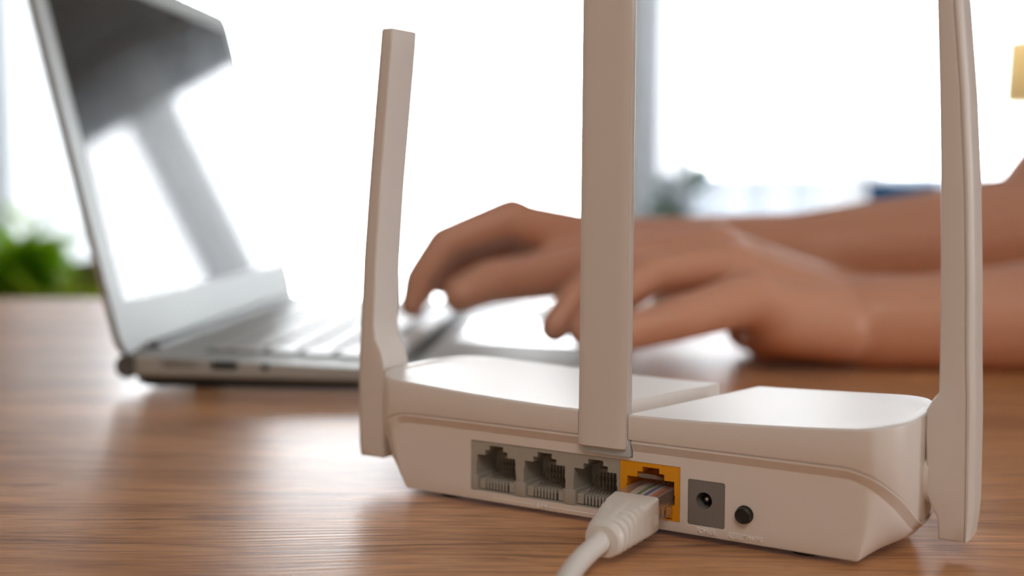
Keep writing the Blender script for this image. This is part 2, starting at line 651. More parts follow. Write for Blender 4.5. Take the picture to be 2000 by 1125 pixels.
# outside: balcony floor and parapet
struct(box('ground', (-6, WY + .2, FLOOR - .12), (7, WY + 2.2, FLOOR - .02), M['paving']))
bm = bmesh.new()
add_box(bm, (.55, 5.25, FLOOR - .02), (6.0, 5.40, .10), .01)
add_box(bm, (.52, 5.21, .10), (6.0, 5.44, .14), .01)
o = obj('parapet', bm, M['conc'], None, 35)
struct(o)

# ================================================================ THE TABLE
TX0, TX1, TY0, TY1 = -0.95, 0.50, -0.30, 1.05
t = thing('table', 'brown wood-grain table filling the foreground with router and laptop on it', 'table', (-0.2, .4, FLOOR))
o = box('tabletop', (TX0, TY0, -.028), (TX1, TY1, 0), M['wood'], t, .0015, 2)
o.location = (.2, -.4, -FLOOR)
for x in (TX0 + .07, TX1 - .07):
    for y in (TY0 + .07, TY1 - .07):
        o = box('leg', (x - .025, y - .025, FLOOR), (x + .025, y + .025, -.028), M['furn'], t, .003)
        o.location = (.2, -.4, -FLOOR)
bm = bmesh.new()
add_box(bm, (TX0 + .05, TY0 + .05, -.10), (TX1 - .05, TY0 + .075, -.028), .002)
add_box(bm, (TX0 + .05, TY1 - .075, -.10), (TX1 - .05, TY1 - .05, -.028), .002)
add_box(bm, (TX0 + .05, TY0 + .05, -.10), (TX0 + .075, TY1 - .05, -.028), .002)
add_box(bm, (TX1 - .075, TY0 + .05, -.10), (TX1 - .05, TY1 - .05, -.028), .002)
o = obj('apron', bm, M['furn'], t)
o.location = (.2, -.4, -FLOOR)

# ================================================================ THE ROUTER (local mm: x along its back, y into depth, z up)
RA = Vector((-0.0342, 0.3853, 0.0))
RROT = math.atan2(-0.5242, 0.8516)
router = thing('router', 'white plastic router on the table with three tall antennas and a row of ports', 'router', RA, RROT)
mm = 0.001
XC = 72.5


def ztop(x):
    return 34.3 + .00055 * (x - XC) ** 2


half_back = [(0, -1.5), (20, -1.5), (40, -1.5), (58, -1.5), (70, -1.5), (74, -1.35), (77.5, -.5), (80.6, 2.6), (83.0, 6.5), (84.4, 11.5), (85.0, 18), (85.1, 25)]
half_front = [(0, 65.3), (20, 65), (42, 64), (58, 62.3), (68, 60.2), (75, 57), (79.6, 52.5), (82.3, 47), (83.9, 41), (84.7, 35), (85.0, 30), (85.1, 25)]
hb = catmull(half_back, 4)
hf = catmull(half_front, 4)
back = [(-x, y) for x, y in reversed(hb)] + hb[1:]
front = [(-x, y) for x, y in reversed(hf)] + hf[1:]
stretch = lambda x: x + min(0, x + 60) * .14      # the left end reaches a little further out
back = [(stretch(x), y) for x, y in back]
front = [(stretch(x), y) for x, y in front]
NB = len(back)


def ring(fn):
    """closed loop round the outline: fn(dx, y, side) -> xyz in mm"""
    pts = [fn(x, y, 'b') for x, y in back] + [fn(x, y, 'f') for x, y in reversed(front[1:-1])]
    return [(p[0] * mm, p[1] * mm, p[2] * mm) for p in pts]


def inset(x, y, d):
    # towards the middle, by normal of a squashed outline
    cx, cy = 0, 32
    ax = abs(x)
    sx = 1 if x >= 0 else -1
    if y < 25:
        k = min(1, max(0, (ax - 72) / 12.0)) if y < 18 else 1
        a = k * math.pi / 2
        return x - sx * d * math.sin(a), y + d * math.cos(a)
    k = min(1, max(0, (ax - 62) / 21.0)) if y > 32 else 1
    a = k * math.pi / 2
    return x - sx * d * math.sin(a), y - d * math.cos(a)


def zarch(x, y):
    ax = abs(x)
    if y < 25:
        s = ax + max(0, y + 1.9) - (1.0 if x < 0 else 0)
        return interp(s, [60, 72, 78, 84, 90, 93, 98, 103, 107, 112], [27.0, 26.9, 25.4, 22.8, 19.7, 18.0, 14.9, 11.9, 9.8, 7.8])
    return interp(ax, [60, 70, 80, 84, 86], [24, 21, 13, 8.6, 7.8])


def upper(bm):
    loops = []
    loops.append(ring(lambda x, y, s: (XC + inset(x, y, 1.0)[0], inset(x, y, 1.0)[1], zarch(x, y) + .05)))
    loops.append(ring(lambda x, y, s: (XC + inset(x, y, .15)[0], inset(x, y, .15)[1], zarch(x, y) + .1)))
    loops.append(ring(lambda x, y, s: (XC + x, y, zarch(x, y) + .5)))
    loops.append(ring(lambda x, y, s: (XC + x, y, (zarch(x, y) + ztop(XC + x)) / 2)))
    for a in (0, 30, 60, 90):
        r = 0.9
        d = r * (1 - math.cos(R(a)))
        h = r * (1 - math.sin(R(a)))
        loops.append(ring(lambda x, y, s: (XC + inset(x, y, d)[0], inset(x, y, d)[1], ztop(XC + x) - h)))
    for d in (1.25, 3.0):
        loops.append(ring(lambda x, y, s: (XC + inset(x, y, d)[0], inset(x, y, d)[1], ztop(XC + x))))
    rings = loft(bm, loops, cap=False)
    for rr in (rings[-1], rings[0]):
        b_ = rr[:NB]
        f_ = [rr[0]] + list(reversed(rr[NB:])) + [rr[NB - 1]]
        rows = [b_]
        K = 6
        for j in range(1, K):
            row = [b_[0]]
            for i in range(1, NB - 1):
                p = b_[i].co.lerp(f_[i].co, j / K)
                if rr is rings[-1]:
                    p.z = ztop(p.x * 1000) * mm
                row.append(bm.verts.new(p))
            row.append(b_[-1])
            rows.append(row)
        rows.append(f_)
        for a, c in zip(rows, rows[1:]):
            for i in range(NB - 1):
                vs_ = []
                for v in (a[i], a[i + 1], c[i + 1], c[i]):
                    if v not in vs_:
                        vs_.append(v)
                if len(vs_) > 2:
                    bm.faces.new(vs_)


bm = bmesh.new()
upper(bm)
up = obj('upper_shell', bm, M['plastic'], router)


def slot(bm):
    poly = [(66.0, 2.0), (80.4, 2.0), (97.3, 70), (83.0, 70)]
    loft(bm, [[(x * mm, y * mm, 29 * mm) for x, y in poly], [(x * mm, y * mm, 60 * mm) for x, y in poly]])


def pocket(bm):
    add_box(bm, (64.0 * mm, -5 * mm, 21 * mm), (80.4 * mm, 3.5 * mm, 60 * mm))


cut(up, [slot, pocket])
smooth_sharp(up, 28)


def basept(x, y, s):
    sx = 1 if x >= 0 else -1
    ax = abs(x)
    if s == 'b':
        if ax <= 74.05:
            return (x * (74.3 if x > 0 else 72.8) / 74.05, 0)
        yy = max(0.0, y)
        return (sx * ((74.3 if x > 0 else 72.8) + 3.0 * min(1, yy / 25)), yy)
    k = (y - 25) / 40.3
    bx = sx * min(77.3, ax * .95)
    return (bx, 25 + 33 * k)


def lowerf(x, y, s, f):
    """f = 0 base ... 1 just under the chamfer"""
    tx, ty = inset(x, y, 1.55)
    if s == 'b':
        tx, ty = inset(x, y, 1.55)
    bx, by = basept(x, y, s)
    za = zarch(x, y)
    zt = za - min(3.4, (za - 2) * .35)
    e = 1 - (1 - f) ** 2
    return (XC + bx + (tx - bx) * e, by + (ty - by) * e, 2 + (zt - 2) * f)


def lower(bm):
    loops = [ring(lambda x, y, s: (XC + (lowerf(x, y, s, 0)[0] - XC) * .985, 1.0 + lowerf(x, y, s, 0)[1] * .96, 1.6)),
             ring(lambda x, y, s: (XC + (lowerf(x, y, s, 0)[0] - XC) * .997, .25 + lowerf(x, y, s, 0)[1] * .99, 1.85))]
    for f in (0.03, .2, .4, .6, .8, .92, 1.0):
        loops.append(ring(lambda x, y, s: lowerf(x, y, s, f)))
    loops.append(ring(lambda x, y, s: (XC + inset(x, y, -.15)[0], inset(x, y, -.15)[1] + .35 * (s == 'b'), zarch(x, y) - .9)))
    loops.append(ring(lambda x, y, s: (XC + inset(x, y, -.1)[0], inset(x, y, -.1)[1] + .3 * (s == 'b'), zarch(x, y) - .35)))
    loops.append(ring(lambda x, y, s: (XC + inset(x, y, .7)[0], inset(x, y, .7)[1], zarch(x, y) - .3)))
    loops.append(ring(lambda x, y, s: (XC + inset(x, y, .7)[0], inset(x, y, .7)[1], zarch(x, y) + .3)))
    loft(bm, loops)


bm = bmesh.new()
lower(bm)
low = obj('lower_shell', bm, M['plastic'], router)
GX0, GX1, YX1, PZ0, PZ1 = 25.1, 77.25, 96.0, 4.9, 20.6     # the grey block and the amber port
JX0, JX1, JZ0, JZ1 = 98.5, 109.6, 4.8, 17.8


def cutbox(x0, x1, z0, z1, y1=17.0):
    return lambda bm: add_box(bm, (x0 * mm, -6 * mm, z0 * mm), (x1 * mm, y1 * mm, z1 * mm))


def cutjack(bm):
    prism(bm, [(x * mm, z * mm) for x, z in rrect(JX0, JX1, JZ0, JZ1, .6)], [], -6 * mm, 10 * mm)


def cutbutton(bm):
    prism(bm, [((115.4 + 2.55 * math.cos(a)) * mm, (9.9 + 2.55 * math.sin(a)) * mm) for a in [2 * math.pi * k / 28 for k in range(28)]], [], -6 * mm, 6 * mm)


cut(low, [cutbox(GX0 - .12, YX1 + .12, PZ0 - .1, PZ1 + .12), cutjack, cutbutton, cutbox(64.8, 81.2, 21.6, 30, 3.0)])
smooth_sharp(low, 24)

# hinge strip under the middle antenna
bm = bmesh.new()
add_box(bm, (65.2 * mm, -1.2 * mm, 21.8 * mm), (80.8 * mm, 2.9 * mm, 27 * mm), .0004)
obj('antenna_hinge', bm, M['hinge_grey'], router, 35)['label'] = 'blue-grey hinge strip under the middle antenna'

for fx, fy in ((14, 8), (131, 8), (20, 50), (125, 50)):
    lathe('rubber_foot', [(4.5 * mm, 0), (5 * mm, .3 * mm), (5 * mm, 1.9 * mm)], M['black'], router, 20, (fx * mm, fy * mm, 0))


# ---- ports
def stair(x0):
    """opening outline of one modular jack, x0 = left edge of its cell, widths in mm of the 17.38 cell"""
    T = PZ1
    return [(x0 + 1.9, PZ0 + .35), (x0 + 1.9 + .75, PZ0 + .35), (x0 + 2.65, PZ0 + .35), (x0 + 2.65, PZ0 + .35)]


def cell(x0, w, open_bottom=True):
    T = PZ1
    s = w / 17.38
    X = lambda a: x0 + a * s
    o = [(X(2.6), PZ0 + .3), (X(15.6), PZ0 + .3), (X(15.6), T - 11.2), (X(16.3), T - 11.2), (X(16.3), T - 8.2), (X(16.1), T - 8.2),
         (X(16.1), T - 4.3), (X(13.1), T - 4.3), (X(13.1), T - 2.6), (X(11.6), T - 2.6), (X(11.6), T - 1.1),
         (X(6.5), T - 1.1), (X(6.5), T - 2.6), (X(5.0), T - 2.6), (X(5.0), T - 4.3), (X(1.9), T - 4.3), (X(1.9), T - 6.6), (X(1.7), T - 6.6), (X(1.7), T - 11.2), (X(2.6), T - 11.2)]
    return o


def port_insides(parent, x0, w, y_face):
    s = w / 17.38
    X = lambda a: (x0 + a * s) * mm
    # floor comb: nine ridges with dark slots between
    rid = bmesh.new()
    add_box(rid, (X(2.8), (y_face + .3) * mm, (PZ0 + .55) * mm), (X(5.0), 12 * mm, (PZ0 + 3.7) * mm), .00012, 1)
    add_box(rid, (X(13.6), (y_face + .3) * mm, (PZ0 + .55) * mm), (X(15.5), 12 * mm, (PZ0 + 3.7) * mm), .00012, 1)
    for k in range(7):
        cx = 5.75 + k * 1.13
        add_box(rid, (X(cx - .33), (y_face + .3) * mm, (PZ0 + .55) * mm), (X(cx + .33), 12 * mm, (PZ0 + 3.55) * mm), .00012, 1)
    fl = obj('ridge_comb', rid, parent.data.materials[0], parent, 40)
    # dark bed of the comb
    b2 = bmesh.new()
    add_box(b2, (X(2.7), (y_face + .8) * mm, (PZ0 + .32) * mm), (X(15.55), 12 * mm, (PZ0 + 2.4) * mm))
    obj('comb_bed', b2, M['dark'], parent)
    # rear comb
    b3 = bmesh.new()
    zt = PZ1 - 6.0
    add_box(b3, (X(5.2), 10.0 * mm, (zt - 1) * mm), (X(14.6), 12 * mm, zt * mm))
    for k in range(9):
        cx = 5.5 + k * 1.13
        add_box(b3, (X(cx - .3), 10.0 * mm, (PZ0 + 3) * mm), (X(cx + .3), 12 * mm, (zt - 1) * mm))
    obj('rear_comb', b3, parent.data.materials[0], parent)
    # contact wires
    for k in range(8):
        cx = 5.2 + k * 1.13
        tube('contact_wire', [(X(cx), 3.0 * mm, (PZ0 + 3.2) * mm), (X(cx), 4.0 * mm, (PZ0 + 3.6) * mm), (X(cx), 9.0 * mm, (PZ0 + 7.6) * mm), (X(cx), 10.6 * mm, (PZ0 + 7.2) * mm)],
             .00013, M['gold'], parent, 6)


CW = (GX1 - GX0) / 3
bm = bmesh.new()
cells = [cell(GX0 + CW * k, CW) for k in range(3)]
sc_ = lambda pl: [(p[0] * mm, p[1] * mm) for p in pl]
prism(bm, sc_([(GX0, PZ0), (GX1 - .05, PZ0), (GX1 - .05, PZ1), (GX0, PZ1)]), [sc_(c) for c in cells], .35 * mm, 12 * mm)
add_box(bm, (GX0 * mm, 12 * mm, PZ0 * mm), ((GX1 - .05) * mm, 13 * mm, PZ1 * mm))
# ribs standing proud between the openings
for k in range(4):
    xm = GX0 + CW * k
    a, b = (xm + (0 if k == 0 else -1.3)), (xm + (2.4 if k < 3 else 0))
    if k == 3:
        continue
    add_box(bm, (a * mm, -.15 * mm, (PZ0 - .05) * mm), (b * mm, .6 * mm, (PZ0 + 4.6) * mm), .00045, 2)
pg = obj('lan_port_block', bm, M['port_grey'], router, 35)
pg['label'] = 'grey block of three empty network sockets'
for k in range(3):
    port_insides(pg, GX0 + CW * k, CW, .35)

YW = YX1 - GX1
bm = bmesh.new()
prism(bm, sc_([(GX1 + .05, PZ0), (YX1, PZ0), (YX1, PZ1), (GX1 + .05, PZ1)]), [sc_([(x, z) for x, z in cell(GX1 + .3, YW - .6)])], -.1 * mm, 12 * mm)
add_box(bm, (GX1 * mm, 12 * mm, PZ0 * mm), (YX1 * mm, 13 * mm, PZ1 * mm))
py = obj('wan_port', bm, M['orange'], router, 35)
py['label'] = 'amber network socket holding the cable plug'
port_insides(py, GX1 + .3, YW - .6, -.1)

# ---- power socket
bm = bmesh.new()
hx, hz, hr = 103.4, 12.1, 2.4
prism(bm, sc_(rrect(JX0 + .15, JX1 - .15, JZ0 + .15, JZ1 - .15, .5)), [sc_([(hx + hr * math.cos(2 * math.pi * k / 28), hz + hr * math.sin(2 * math.pi * k / 28)) for k in range(28)])], .05 * mm, 9 * mm)
pw = obj('power_socket', bm, M['socket_grey'], router, 35)
pw['label'] = 'grey power socket with a round hole'
bm = bmesh.new()
prism(bm, sc_([(hx + 2.5 * math.cos(2 * math.pi * k / 28), hz + 2.5 * math.sin(2 * math.pi * k / 28)) for k in range(28)]), [], 8 * mm, 9.2 * mm)
obj('socket_floor', bm, M['black'], pw)
tube('centre_pin', [(hx * mm, 8 * mm, hz * mm), (hx * mm, 2.2 * mm, hz * mm), (hx * mm, 1.8 * mm, hz * mm)], [.0008, .0008, .0004], M['steel'], pw, 12)

# ---- reset button
bm = bmesh.new()
rings = []
for r_, y_ in ((2.3, 3), (2.3, -1.2), (2.25, -1.7), (1.95, -1.95), (1.7, -1.95), (1.6, -1.85)):
    rings.append([((115.4 + r_ * math.cos(2 * math.pi * k / 28)) * mm, y_ * mm, (9.9 + r_ * math.sin(2 * math.pi * k / 28)) * mm) for k in range(28)])
loft(bm, rings)
obj('reset_button', bm, M['black'], router, 35)['label'] = 'small round black button'


# ---- embossed lettering
def lettering(txt, cx, cz, h, wid, name='lettering'):
    cu = bpy.data.curves.new(name, 'FONT')
    cu.body = txt
    cu.align_x = 'CENTER'
    cu.align_y = 'CENTER'
    cu.size = 1
    cu.extrude = .02
    cu.offset = .012
    cu.space_character = 1.18
    o = bpy.data.objects.new(name, cu)
    COL.objects.link(o)
    bpy.context.view_layer.update()
    dg = bpy.context.evaluated_depsgraph_get()
    me = bpy.data.meshes.new_from_object(o.evaluated_get(dg), depsgraph=dg)
    bpy.data.objects.remove(o)
    co = np.array([v.co[:] for v in me.vertices])
    mn, mxx = co.min(0), co.max(0)
    sx = wid / (mxx[0] - mn[0])
    sz = h / (mxx[1] - mn[1])
    for v in me.vertices:
        x = (v.co.x - (mn[0] + mxx[0]) / 2) * sx + cx
        z = (v.co.y - (mn[1] + mxx[1]) / 2) * sz + cz
        y = -v.co.z / .02 * .24 - .06
        v.co = (x * mm, y * mm, z * mm)
    return link(name, me, M['emboss'], router)


lettering('POWER', 104.2, 3.45, 1.45, 5.6)
lettering('RESET/WPS', 115.7, 3.45, 1.45, 9.9)
lettering('LAN', 50.9, 3.1, 1.35, 3.2)
bm = bmesh.new()
add_box(bm, (33.3 * mm, -.12 * mm, 2.95 * mm), (48.2 * mm, .3 * mm, 3.25 * mm), .00008, 1)
add_box(bm, (33.3 * mm, -.12 * mm, 2.95 * mm), (33.65 * mm, .3 * mm, 4.1 * mm), .00008, 1)
add_box(bm, (53.6 * mm, -.12 * mm, 2.95 * mm), (69.0 * mm, .3 * mm, 3.25 * mm), .00008, 1)
add_box(bm, (68.65 * mm, -.12 * mm, 2.95 * mm), (69.0 * mm, .3 * mm, 4.1 * mm), .00008, 1)
obj('port_bracket_line', bm, M['emboss'], router, 35)


# ---- antennas.  profile rows: height, inner b, seam b, outer b, a0, a1  (b grows outward, a across)
def antenna(rows, place, label, hinge=None):
    def secloop(h, b0, b1, a0, a1, r):
        r = min(r, (b1 - b0) * .45, (a1 - a0) * .45)
        pts = []
        for cb, ca, s0 in ((b1 - r, a1 - r, 0), (b0 + r, a1 - r, 90), (b0 + r, a0 + r, 180), (b1 - r, a0 + r, 270)):
            for k in range(4):
                a = R(s0 + 30 * k)
                pts.append((cb + r * math.cos(a), ca + r * math.sin(a), h))
        return [tuple(c * mm for c in place(*p)) for p in pts]
    # smooth the rows
    rr = rows
    bm = bmesh.new()
    loops = []
    n = len(rr)
    for i, (h, bi, bs, bo, a0, a1) in enumerate(rr):
        loops.append(secloop(h, bi, bs - .06, a0, a1, .7))
    body = None
    # rounded ends
    h, bi, bs, bo, a0, a1 = rr[-1]
    loops.append(secloop(h + .6, bi + .25, bs - .06, a0 + .35, a1 - .35, .6))
    loops.append(secloop(h + .9, bi + .9, bs - .3, a0 + 1.2, a1 - 1.2, .4))
    h, bi, bs, bo, a0, a1 = rr[0]
    loops.insert(0, secloop(h - .3, bi + .3, bs - .1, a0 + .3, a1 - .3, .5))
    loft(bm, loops)
    body = obj('antenna', bm, M['cover'], router, 40)
    body['label'] = label
    bm = bmesh.new()
    loops = []

    def covloop(h, bs, bo, a0, a1, g=.12):
        w = (a1 - a0)
        pts = []
        K = 12
        for k in range(K + 1):
            t_ = k / K
            a = a0 + w * t_
            edge = (1 - abs(2 * t_ - 1) ** 5) ** .5 if 0 < t_ < 1 else 0.0
            b = bs + (bo - bs) * (.35 + .65 * edge)
            pts.append((b, a, h))
        pts.append((bs + .05, a1, h))
        pts.append((bs + .05, a0, h))
        return [tuple(c * mm for c in place(*p)) for p in pts]
    for i, (h, bi, bs, bo, a0, a1) in enumerate(rr):
        loops.append(covloop(h, bs, bo, a0 + .1, a1 - .1))
    h, bi, bs, bo, a0, a1 = rr[-1]
    loops.append(covloop(h + .7, bs, bo - .5, a0 + .5, a1 - .5))
    loops.append(covloop(h + 1.0, bs, bs + .4, a0 + 1.2, a1 - 1.2))
    h, bi, bs, bo, a0, a1 = rr[0]
    loops.insert(0, covloop(h - .5, bs, max(bs + .3, bo - .8), a0 + .4, a1 - .4))
    loft(bm, loops)
    obj('antenna_cover', bm, M['cover'], body, 40)
    bm = bmesh.new()
    loops = [secloop(h, bs - .25, bs + .25, a0 + .45, a1 - .45, .1) for (h, bi, bs, bo, a0, a1) in rr]
    loft(bm, loops)
    obj('seam_line', bm, M['socket_grey'], body)
    if hinge:
        x0_, x1_, hy, hz_, hr_ = hinge
        tube('hinge_disc', [(x0_ * mm, hy * mm, hz_ * mm), (x1_ * mm, hy * mm, hz_ * mm)], hr_ * mm, M['plastic'], body, 28)
    return body


def rows_from(hs, bi, bs, bo, a0, a1, n=28):
    lo, hi = hs[0], hs[-1]
    kn = sorted(set([lo + (hi - lo) * i / n for i in range(n + 1)] + list(hs)))
    f = lambda k, v: interp(k, hs, v)
    return [(k, f(k, bi), f(k, bs), f(k, bo), f(k, a0), f(k, a1)) for k in kn]


# right antenna: b = x outward, a = y
H = [4.5, 10, 14.0, 16, 34, 39.5, 42, 44.5, 54, 75, 100, 125, 149, 158]
RBI = [161.7, 161.4, 159.2, 158.4, 157.6, 157.7, 159.0, 160.8, 160.7, 160.3, 159.6, 158.5, 157.2, 156.6]
RBS = [168.6, 168.6, 168.5, 168.5, 168.2, 168.0, 168.0, 167.9, 167.4, 166.8, 165.7, 163.9, 161.5, 160.4]
RBO = [169.6, 170.3, 170.5, 170.5, 170.3, 170.2, 170.1, 170.0, 169.6, 169.0, 167.9, 166.1, 163.7, 162.4]
A0 = [24.0] * 14
A1 = [37.6, 38.0, 38.2, 38.4, 38.6, 38.6, 38.6, 38.6, 38.6, 38.4, 38.2, 38.0, 37.8, 37.6]
antenna(rows_from(H, RBI, RBS, RBO, A0, A1), lambda b, a, h: (b, a, h), 'tall white antenna on the right end, bowed outward', (155.5, 158.8, 31, 20, 8.0))
# left antenna: b = -x outward
H = [8.0, 12, 34, 40, 44, 48, 53, 75, 100, 125, 145, 151.0]
LBO = [27.3, 27.9, 27.9, 27.6, 27.4, 27.1, 26.8, 25.4, 22.8, 20.0, 17.6, 16.9]
LBS = [b - .9 for b in LBO]
LBI = [16.9, 16.9, 16.6, 16.6, 17.6, 20.0, 20.6, 19.4, 17.2, 14.4, 12.1, 11.6]
LA0 = [9.5] * 12
LA1 = [23.6] * 12
antenna(rows_from(H, LBI, LBS, LBO, LA0, LA1), lambda b, a, h: (-b, a, h), 'white antenna on the left end, leaning slightly inward', (-18.5, -14.5, 20, 20, 6.5))
# middle antenna: b = -y outward, a = x
H = [24.4, 27, 60, 110, 158, 172]
antenna(rows_from(H, [-2.0, -2.0, -1.9, -1.7, -1.5, -1.4], [1.7, 1.7, 1.6, 1.5, 1.4, 1.3], [2.9, 2.9, 2.8, 2.7, 2.6, 2.5],
                  [64.4, 64.4, 64.6, 64.9, 65.2, 65.3], [80.0, 80.0, 80.2, 80.4, 80.7, 80.8]),
        lambda b, a, h: (a, -b, h), 'broad flat white antenna in the middle of the router back')

# ================================================================ THE NETWORK CABLE with its plug
cable = thing('network_cable', 'white network cable plugged into the amber socket of the router', 'cable', RA, RROT)
pc = Vector((87.4, 0, 0))


def sect(c, w, h, r, ex=Vector((1, 0, 0)), ez=Vector((0, 0, 1)), n=5):
    return [tuple((Vector(c) + ex * x + ez * z) * mm) for x, z in rrect(-w / 2, w / 2, -h / 2, h / 2, r, n)]


# clear plug body
bm = bmesh.new()
loft(bm, [sect((87.3, 9, 10.3), 12.6, 7.4, .3), sect((87.3, -4, 10.3), 12.8, 7.8, .4), sect((87.4, -8.5, 10.0), 12.9, 8.2, .6), sect((87.5, -12.0, 9.8), 12.9, 8.4, .6)])
obj('plug_body', bm, M['clear'], cable, 35)['label'] = 'clear plastic modular plug'
bm = bmesh.new()   # latch tab and the ledge in the port roof
loft(bm, [sect((87.3, 6, 14.9), 5.0, .9, .2), sect((87.2, 0, 16.6), 5.0, 1.0, .2), sect((87.0, -2.2, 17.5), 5.6, 1.2, .2)])
obj('latch_tab', bm, M['clear'], cable, 35)
# eight wires inside the plug
wc = [(0.75, 0.70, 0.62), (0.75, 0.70, 0.62), (0.05, 0.28, 0.08), (0.75, 0.70, 0.62), (0.03, 0.08, 0.45), (0.70, 0.66, 0.60), (0.75, 0.14, 0.02), (0.28, 0.13, 0.06)]
for k, c in enumerate(wc):
    mk = mat('wire_insulation', c, .4)
    x = 87.3 + (k - 3.5) * 1.18
    tube('wire', [(x * mm, 7 * mm, 12.7 * mm), (x * mm, 0, 12.9 * mm), ((87.4 + (k - 3.5) * 1.1) * mm, -6.5 * mm, 12.6 * mm), ((87.5 + (k - 3.5) * .95) * mm, -9.5 * mm, 11.2 * mm)], .0005, mk, cable, 8)
# boot with strain-relief ribs
B0, B1 = Vector((87.6, -9.6, 9.6)), Vector((88.3, -33.0, 6.6))


def boot_c(t_):
    return B0.lerp(B1, t_) + Vector((0, 0, .35 * math.sin(math.pi * t_)))


bm = bmesh.new()
loops = []
prof = [(0, 12.0, 8.2, .8), (.01, 12.6, 8.8, .8), (.06, 13.9, 9.6, .8), (.30, 13.7, 9.6, 1.2), (.36, 13.4, 9.6, 1.6)]
ribs = 5
for k in range(ribs):
    t0 = .38 + k * .105
    w = 13.2 - k * .42
    h = 9.8 - k * .06
    r = 2.0 + k * .45
    prof += [(t0, w, h, r), (t0 + .075, w, h, r), (t0 + .085, w - .95, h - .95, r), (t0 + .098, w - .95, h - .95, r)]
prof += [(.905, 11.2, 9.4, 4.2), (.975, 10.6, 9.2, 4.3), (1.0, 9.6, 8.4, 4.1), (1.0, 7.4, 7.0, 3.4)]
for t_, w, h, r in prof:
    loops.append(sect(boot_c(t_), w, h, min(r, h / 2 - .1, w / 2 - .1)))
loft(bm, loops)
boot = obj('strain_relief_boot', bm, M['cable'], cable, 30)
bm = bmesh.new()    # smooth bridge along the top of the ribs
loops = [sect(boot_c(t_) + Vector((0, 0, (9.75 if t_ < .8 else 9.3) / 2 - .15)), 2.6, .5, .2, n=2) for t_ in (.34, .5, .7, .9)]
loft(bm, loops)
add_box(bm, (94.2 * mm, -13.5 * mm, 6.8 * mm), (94.7 * mm, -11.2 * mm, 9.4 * mm), .0001, 1)
obj('boot_bridge', bm, M['cable'], boot, 35)
# jacket
path = [B0.lerp(B1, .93), B1, Vector((88.2, -38, 5.9)), Vector((88.3, -45, 4.6)), Vector((90, -54, 3.4)), Vector((95, -68, 2.75)), Vector((104, -84, 2.75)), Vector((122, -105, 2.75)), Vector((150, -125, 2.75)),
        Vector((190, -140, 2.75)), Vector((240, -160, 2.75)), Vector((290, -200, 2.75)), Vector((330, -260, 2.75))]
pp = catmull([tuple(p) for p in path], 8)
tube('jacket', [tuple(c * mm for c in p) for p in pp], 2.75 * mm, M['cable'], cable, 24)

# ================================================================ THE LAPTOP
HN = Vector((-0.18705, 0.58097, 0.0))
LW = 0.325
LROT = math.atan2(0.99683, 0.07954) - math.pi / 2       # local y along the hinge, local x towards the user
laptop = thing('laptop', 'open silver laptop with a glossy dark screen standing on the table', 'laptop', HN, LROT)
LD = 0.245


def zt_(x):
    return .017 - .0095 * x / LD


bm = bmesh.new()


def base_ring(ins, fz):
    pts = []
    r = .010
    for cx, cy, a0 in ((LD - r, LW - r, 0), (r * .6, LW - r * .6, 90), (r * .6, r * .6, 180), (LD - r, r, 270)):
        rr_ = r if cx > .1 else r * .6
        for k in range(6):
            a = R(a0 + 18 * k)
            x = cx + (rr_ - ins) * math.cos(a)
            y = cy + (rr_ - ins) * math.sin(a)
            pts.append((x, y, fz(x)))
    return pts


bot = lambda x: .0068 - .0030 * x / LD
loops = [base_ring(.004, lambda x: bot(x) + .0002), base_ring(.0008, lambda x: bot(x) + .0004), base_ring(0, lambda x: bot(x) + .0014),
         base_ring(0, lambda x: zt_(x) - .0006), base_ring(.0005, lambda x: zt_(x))]
loft(bm, loops)
base = obj('base', bm, M['alu'], laptop)


bm = bmesh.new()  # added black plate: paints the shade under the base and blocks glare there
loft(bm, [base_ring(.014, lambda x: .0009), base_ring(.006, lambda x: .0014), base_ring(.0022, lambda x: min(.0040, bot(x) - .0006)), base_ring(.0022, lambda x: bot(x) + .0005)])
obj('underside_shade_plate', bm, M['black'], laptop, 35)['label'] = 'underside plate blackened for the shade beneath the laptop'


def side_cut(x0, x1, z0, z1, d=.008):
    return lambda bm: add_box(bm, (x0, -.01, z0), (x1, d, z1))


cut(base, [side_cut(.0165, .0345, .0115, .0150, .0015), side_cut(.0405, .0545, .0105, .0148, .009)])
smooth_sharp(base, 30)
box('power_port', (.017, .0008, .0119), (.034, .003, .0146), M['alu_edge'], base, .0003)
box('data_port', (.041, .004, .0120), (.054, .0092, .0132), M['black'], base)
box('data_port_shell', (.0405, .0078, .0105), (.0545, .0088, .0148), M['black'], base)
bm = bmesh.new()
add_tube(bm, [(.068, -.0002, .0122), (.068, .003, .0122)], .0019, 20)
obj('headphone_jack', bm, M['black'], base)
# rubber feet
for fx, fy in ((.03, .03), (.03, LW - .03), (LD - .03, .03), (LD - .03, LW - .03)):
    lathe('rubber_foot', [(.007, 0), (.0078, .0005), (.0078, .0020)], M['black'], laptop, 20, (fx, fy, 0))
# keyboard
kb = bmesh.new()
KX0, KX1, KY0, KY1 = .030, .138, .024, LW - .024
for f in ((KX0, KX1),):
    vs_ = add_box(kb, (KX0, KY0, 0), (KX1, KY1, .0004))
    for v in vs_:
        v.co.z += zt_(v.co.x) - .0001
tray = obj('keyboard_well', kb, M['tray'], laptop)
keymesh = {}


